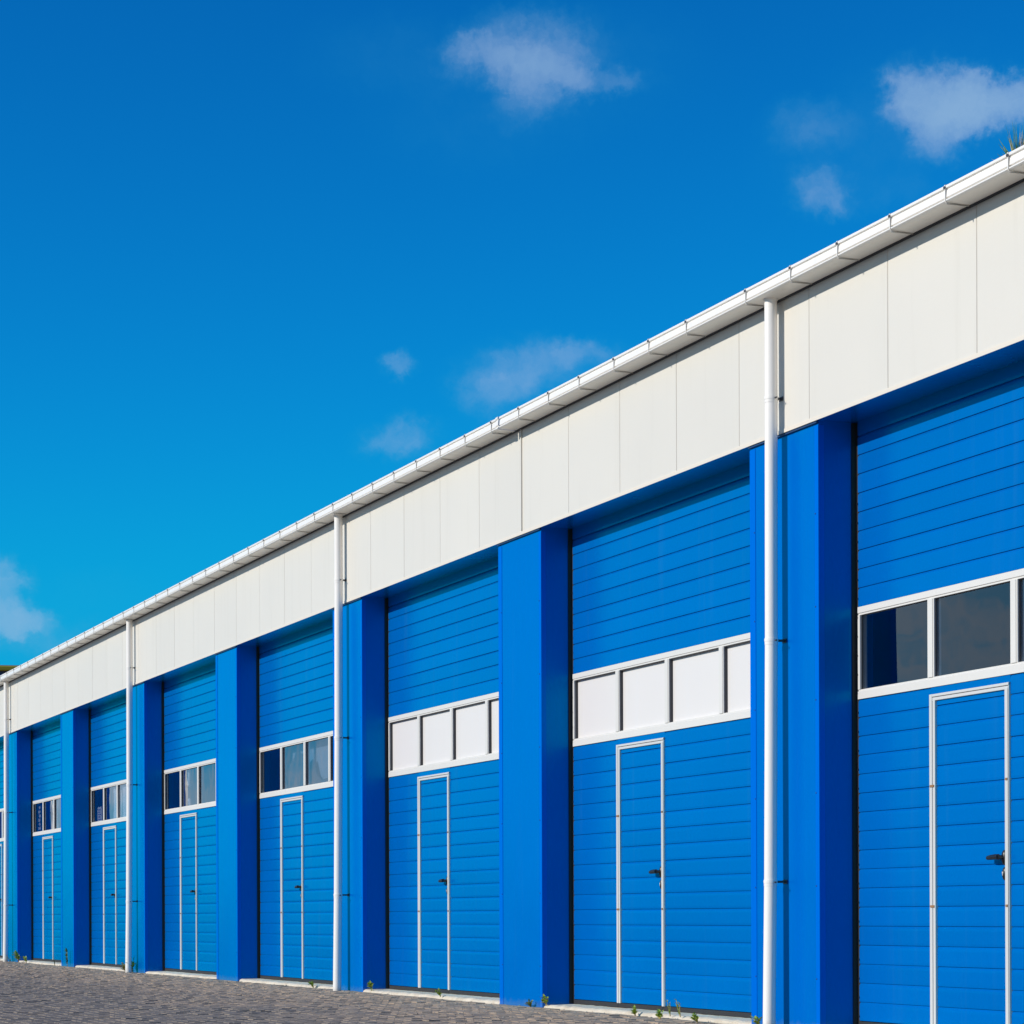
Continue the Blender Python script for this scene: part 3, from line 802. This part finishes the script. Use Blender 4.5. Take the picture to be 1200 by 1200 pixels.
# the worn concrete blocks, laid in running bond, each a little uneven
rb = random.Random(21)
def block_geo(mb, x, y, hx_, hy_, dz, tx_, ty_, dx=0.0, dy=0.0):
    i = len(mb.v)
    for (u, v, lv) in ((-1, -1, 0), (1, -1, 0), (1, 1, 0), (-1, 1, 0), (-1, -1, 1), (1, -1, 1), (1, 1, 1), (-1, 1, 1)):
        q = 1.0 if lv == 0 else 0.95
        qy = 1.0 if lv == 0 else 0.91
        X = u * hx_ * q; Y = v * hy_ * qy
        Z = -0.02 if lv == 0 else dz + X * tx_ + Y * ty_
        mb.v.append((x + X + dx, y + Y + dy, Z))
    mb.f += [(i+4, i+5, i+6, i+7), (i, i+1, i+5, i+4), (i+1, i+2, i+6, i+5), (i+2, i+3, i+7, i+6), (i+3, i, i+4, i+7)]
BW, BH = 0.205, 0.105
cells = []
row = 0; y = -0.055
while y > -9.0:
    x = -11.0 - (BW / 2 if row % 2 else 0)
    while x > -52:
        cells.append((x, y)); x -= BW
    y -= BH; row += 1
def seen(x, y):
    d_ = Vector((x, y, 0)) - CAM
    zz = d_.dot(view)
    px = 600 + F_PX * d_.dot(right) / zz; py = Y0 + F_PX * CAM.z / zz
    return 0 < px < 1200 and py < 1200
near_cells = sorted([c for c in cells if seen(*c)], key=lambda c: (Vector((c[0], c[1], 0)) - CAM).length)[:300]
near_set = set(near_cells)
bmb = MB()
for (x, y) in cells:
    sag = 0.006 * math.sin(x * 0.9 + y * 1.7) + 0.004 * math.sin(x * 2.3 - y * 0.8)
    dz = rb.gauss(0.0, 0.0016) + sag * 0.3; a = rb.gauss(0, 0.009); b = rb.gauss(0, 0.013)
    if (x, y) in near_set:
        m1 = MB(); block_geo(m1, 0, 0, 0.098, 0.048, 0, 0, 0)
        if 'paver' not in globals(): paver = m1.mesh('paving_block', M['block'])
        o = link('paving_block', paver, gr, (x, y, dz)); o.rotation_euler = (b, -a, 0)
    else:
        block_geo(bmb, x, y, 0.098, 0.048, dz, a, b)
me = bpy.data.meshes.new('paving_blocks'); me.from_pydata(bmb.v, [], bmb.f); me.materials.append(M['block'])
o = link('paving_blocks', me, gr); o['kind'] = 'stuff'

# loose stones and sand along the wall foot, too many to count
rs = random.Random(3); mb = MB()
def pebble(mb, x, y, r_):
    i = len(mb.v)
    pts = [(1, 0, 0), (0.3, 0.9, 0), (-0.8, 0.6, 0), (-0.9, -0.5, 0), (0.2, -1, 0), (0.1, 0, 0.7)]
    a = rs.uniform(0, 6.28)
    for (u, v, w_) in pts:
        q = rs.uniform(0.7, 1.2)
        mb.v.append((x + (u * math.cos(a) - v * math.sin(a)) * r_ * q, y + (u * math.sin(a) + v * math.cos(a)) * r_ * q, 0.001 + w_ * r_ * q))
    mb.f += [(i+k, i+(k+1) % 5, i+5) for k in range(5)]
for k in range(2600):
    x = rs.uniform(-58, -12)
    y = -abs(rs.gauss(0, 1.0)) - 0.01 if rs.random() < 0.75 else -rs.uniform(0, 6)
    pebble(mb, x, y, rs.choice((0.004, 0.006, 0.006, 0.008, 0.010, 0.014)))
gv = mb.build('gravel', M['stone'])
tag(gv, 'loose pale grit and small stones scattered on the paving below the blue wall', 'gravel', kind='stuff')

# ------------------------------------------------------------------ weeds
def blade(mb, base, tip, w_, bend, n=5):
    base = Vector(base); tip = Vector(tip); d = tip - base
    side = d.cross(Vector((0.3, 1, 0.1))).normalized() * w_
    prev = None
    for k in range(n + 1):
        t = k / n
        c = base + d * t + Vector(bend) * (t * t) - Vector(bend) * t
        s_ = side * (1 - t) ** 0.7
        i = len(mb.v); mb.v += [tuple(c - s_), tuple(c + s_)]
        if prev is not None: mb.f.append((prev, prev+1, i+1, i))
        prev = i


def leaf(mb, p, d, ln, w_):
    p = Vector(p); d = Vector(d).normalized(); s_ = d.cross(Vector((0, 0, 1))).normalized() * w_
    i = len(mb.v)
    up_ = Vector((0, 0, w_ * 0.4))
    mb.v += [tuple(p), tuple(p + d*ln*.45 + s_ + up_), tuple(p + d*ln), tuple(p + d*ln*.45 - s_ + up_)]
    mb.f += [(i, i+1, i+2), (i, i+2, i+3)]


def weed(x, y, h, spread, label, kind='leafy', mat='leaf', seed=0, z=0.0):
    rw = random.Random(seed)
    root = empty('weed', (x, y, z)); tag(root, label, 'weed', 'weeds growing along the foot of the wall')
    st = MB(); lf = MB()
    if kind == 'leafy':
        for k in range(rw.randint(5, 8)):
            a = rw.uniform(0, 6.28); rr_ = spread * rw.uniform(0.2, 1.0)
            tip = Vector((math.cos(a) * rr_, -abs(math.sin(a)) * rr_ * 0.6, h * rw.uniform(0.5, 1.0)))
            st.tube([(0, 0, 0), tuple(tip * 0.5 + Vector((0, 0, 0.01))), tuple(tip)], [0.004, 0.003, 0.001], 5)
            for q in range(7):
                t = rw.uniform(0.25, 1.0)
                leaf(lf, tip * t, (rw.uniform(-1, 1), rw.uniform(-1, 0.4), rw.uniform(-0.1, 0.8)), h * rw.uniform(0.25, 0.45) + 0.01, 0.006 + h * 0.07)
    elif kind == 'spike':
        for k in range(3):
            tip = Vector((rw.uniform(-1, 1) * spread, -0.02, h * rw.uniform(0.75, 1.0)))
            st.tube([(0, 0, 0), tuple(tip * 0.5), tuple(tip)], [0.004, 0.003, 0.002], 5)
            for q in range(16):
                t = rw.uniform(0.15, 1.0)
                leaf(lf, tip * t, (rw.uniform(-1, 1), rw.uniform(-1, 0.2), rw.uniform(0.1, 0.9)), h * 0.16, h * 0.035)
    else:
        for k in range(26):
            a = rw.uniform(0, 6.28)
            blade(lf, (rw.uniform(-.02, .02), 0, 0), (math.cos(a) * spread, -abs(math.sin(a)) * spread * .6, h * rw.uniform(0.5, 1)), 0.004, (math.cos(a) * spread * .4, 0, -h * .1))
        st.tube([(0, 0, 0), (0, 0, h * 0.3)], [0.006, 0.003], 5)
    st.build('stem', M['dry'], root); lf.build('leaves', M[mat], root)
    return root


def gpt(px, py):
    """point of the yard seen at a given spot of the survey photograph"""
    x = px - 600; y = Y0 - py
    c, s_ = math.cos(ROLL), math.sin(ROLL)
    x, y = c * x - s_ * y, s_ * x + c * y
    d_ = view + right * (x / F_PX) + up * (y / F_PX)
    t = -CAM.z / d_.z
    return CAM.x + d_.x * t, CAM.y + d_.y * t


def wx(px, yy=-0.03):
    x = px - 600; d_ = view + right * (x / F_PX)
    t = (yy - CAM.y) / d_.y
    return CAM.x + d_.x * t, yy


WEEDS = [
    (12, -0.06, 0.20, 0.16, 'tall grass tuft beside the foot of the farthest downpipe', 'grass', 'dry'),
    (22, -0.06, 0.19, 0.14, 'bushy yellow-green weed between the farthest downpipe and the farthest pillar', 'leafy', 'leaf'),
    (31, -0.03, 0.10, 0.10, 'low green weed at the dark foot of the farthest pillar', 'leafy', 'leaf'),
    (64, -0.04, 0.27, 0.08, 'yellow-green grass clump leaning at the left foot of the second farthest pillar', 'grass', 'dry'),
    (79, -0.04, 0.33, 0.05, 'tall thin dark green stalk standing against the second farthest pillar', 'spike', 'tuft'),
    (147, -0.10, 0.13, 0.12, 'low dry weed at the foot of the downpipe left of centre', 'leafy', 'dry'),
    (155, -0.06, 0.20, 0.14, 'round grey-green bushy weed right of the downpipe foot', 'leafy', 'leaf'),
    (367, -0.02, 0.07, 0.10, 'small green weed in front of the threshold left of the middle downpipe', 'leafy', 'leaf'),
    (435, 0.02, 0.12, 0.06, 'bright little weed at the shaded foot of the pillar right of the middle downpipe', 'leafy', 'leaf'),
    (516, 0.0, 0.06, 0.07, 'small sprout on the threshold below the second white-paned door', 'leafy', 'leaf'),
    (622, -0.03, 0.05, 0.10, 'flat pale weed at the foot of the broad pillar in the middle', 'leafy', 'dry'),
    (640, 0.0, 0.09, 0.06, 'green weed at the shaded corner of the broad middle pillar', 'leafy', 'leaf'),
    (744, -0.02, 0.06, 0.05, 'little sprout near the wicket post of the nearer white-paned door', 'leafy', 'leaf'),
    (773, -0.12, 0.06, 0.06, 'small weed in the paving right of the wicket door', 'leafy', 'leaf'),
    (785, 0.0, 0.125, 0.05, 'upright weed with reddish foot beside the wicket door', 'spike', 'leaf'),
    (797, 0.0, 0.135, 0.05, 'taller upright weed just right of the reddish-footed one', 'spike', 'leaf'),
    (817, -0.10, 0.06, 0.08, 'low weed cluster in front of the concrete threshold', 'leafy', 'leaf'),
    (889, -0.06, 0.08, 0.08, 'weed left of the nearest downpipe foot', 'leafy', 'leaf'),
]
for k, (px, yy, h, sp_, lab, kd, mt) in enumerate(WEEDS):
    x, y = wx(px, yy)
    weed(x, y, h, sp_, lab, kd, mt, seed=k + 11, z=0.0 if yy < 0 else 0.02)

# ------------------------------------------------------------------ grass tuft rooted in the gutter, upper right corner
tx = -13.10
tuft = empty('grass_tuft', (tx, -0.12, 5.03))
tag(tuft, 'spiky green grass tuft growing out of the gutter at the upper right corner', 'grass tuft')
rt = random.Random(5); tb = MB(); tb2 = MB()
for k in range(80):
    a = rt.uniform(-1.0, 1.0)
    h = rt.uniform(0.12, 0.27)
    blade(tb if k % 3 else tb2, (rt.uniform(-.03, .03), rt.uniform(-.02, .02), 0), (a * 0.13, rt.uniform(-.08, .08), h * (1 - 0.35 * abs(a))), 0.009, (-a * 0.05, 0, 0.03), 6)
blade(tb2, (-0.02, 0, 0.0), (-0.26, -0.02, 0.10), 0.003, (0.0, 0, 0.05), 8)
tb.build('blades', M['tuft'], tuft); tb2.build('dry_blades', M['dry'], tuft)

# ------------------------------------------------------------------ far building peeping over the gutter at the left edge
fb = empty('far_hall', (-112, 16, 0))
tag(fb, 'distant dark blue hall with mustard roof edge, just above the gutter at left', 'building')
ang = math.radians(-8)
fb.rotation_euler.z = ang
H_ = 10.86
MB().box(-6, 6, -20, 14, 0, H_ - 0.19).build('wall', M['navy'], fb)
MB().box(-6.3, 6.3, -20.3, 14.3, H_ - 0.19, H_, 0.04).build('roof_edge', M['ochre'], fb)
MB().box(-6.0, 6.0, -20, 14, H_ + 0.001, H_ + 0.06).build('roof', M['roof'], fb)
for k in range(8):
    y = -17 + k * 4
    wdo = MB().box(6.02, 6.08, y, y + 2.2, 6.2, 8.0).build('window', M['white'], fb)
    MB().box(6.085, 6.10, y + .12, y + 2.08, 6.32, 7.88).build('pane', M['glass'], wdo)
    if k % 2 == 0:
        MB().box(6.02, 6.10, y - .4, y + 2.8, 0.0, 3.8).build('door', M['bracket'], fb)
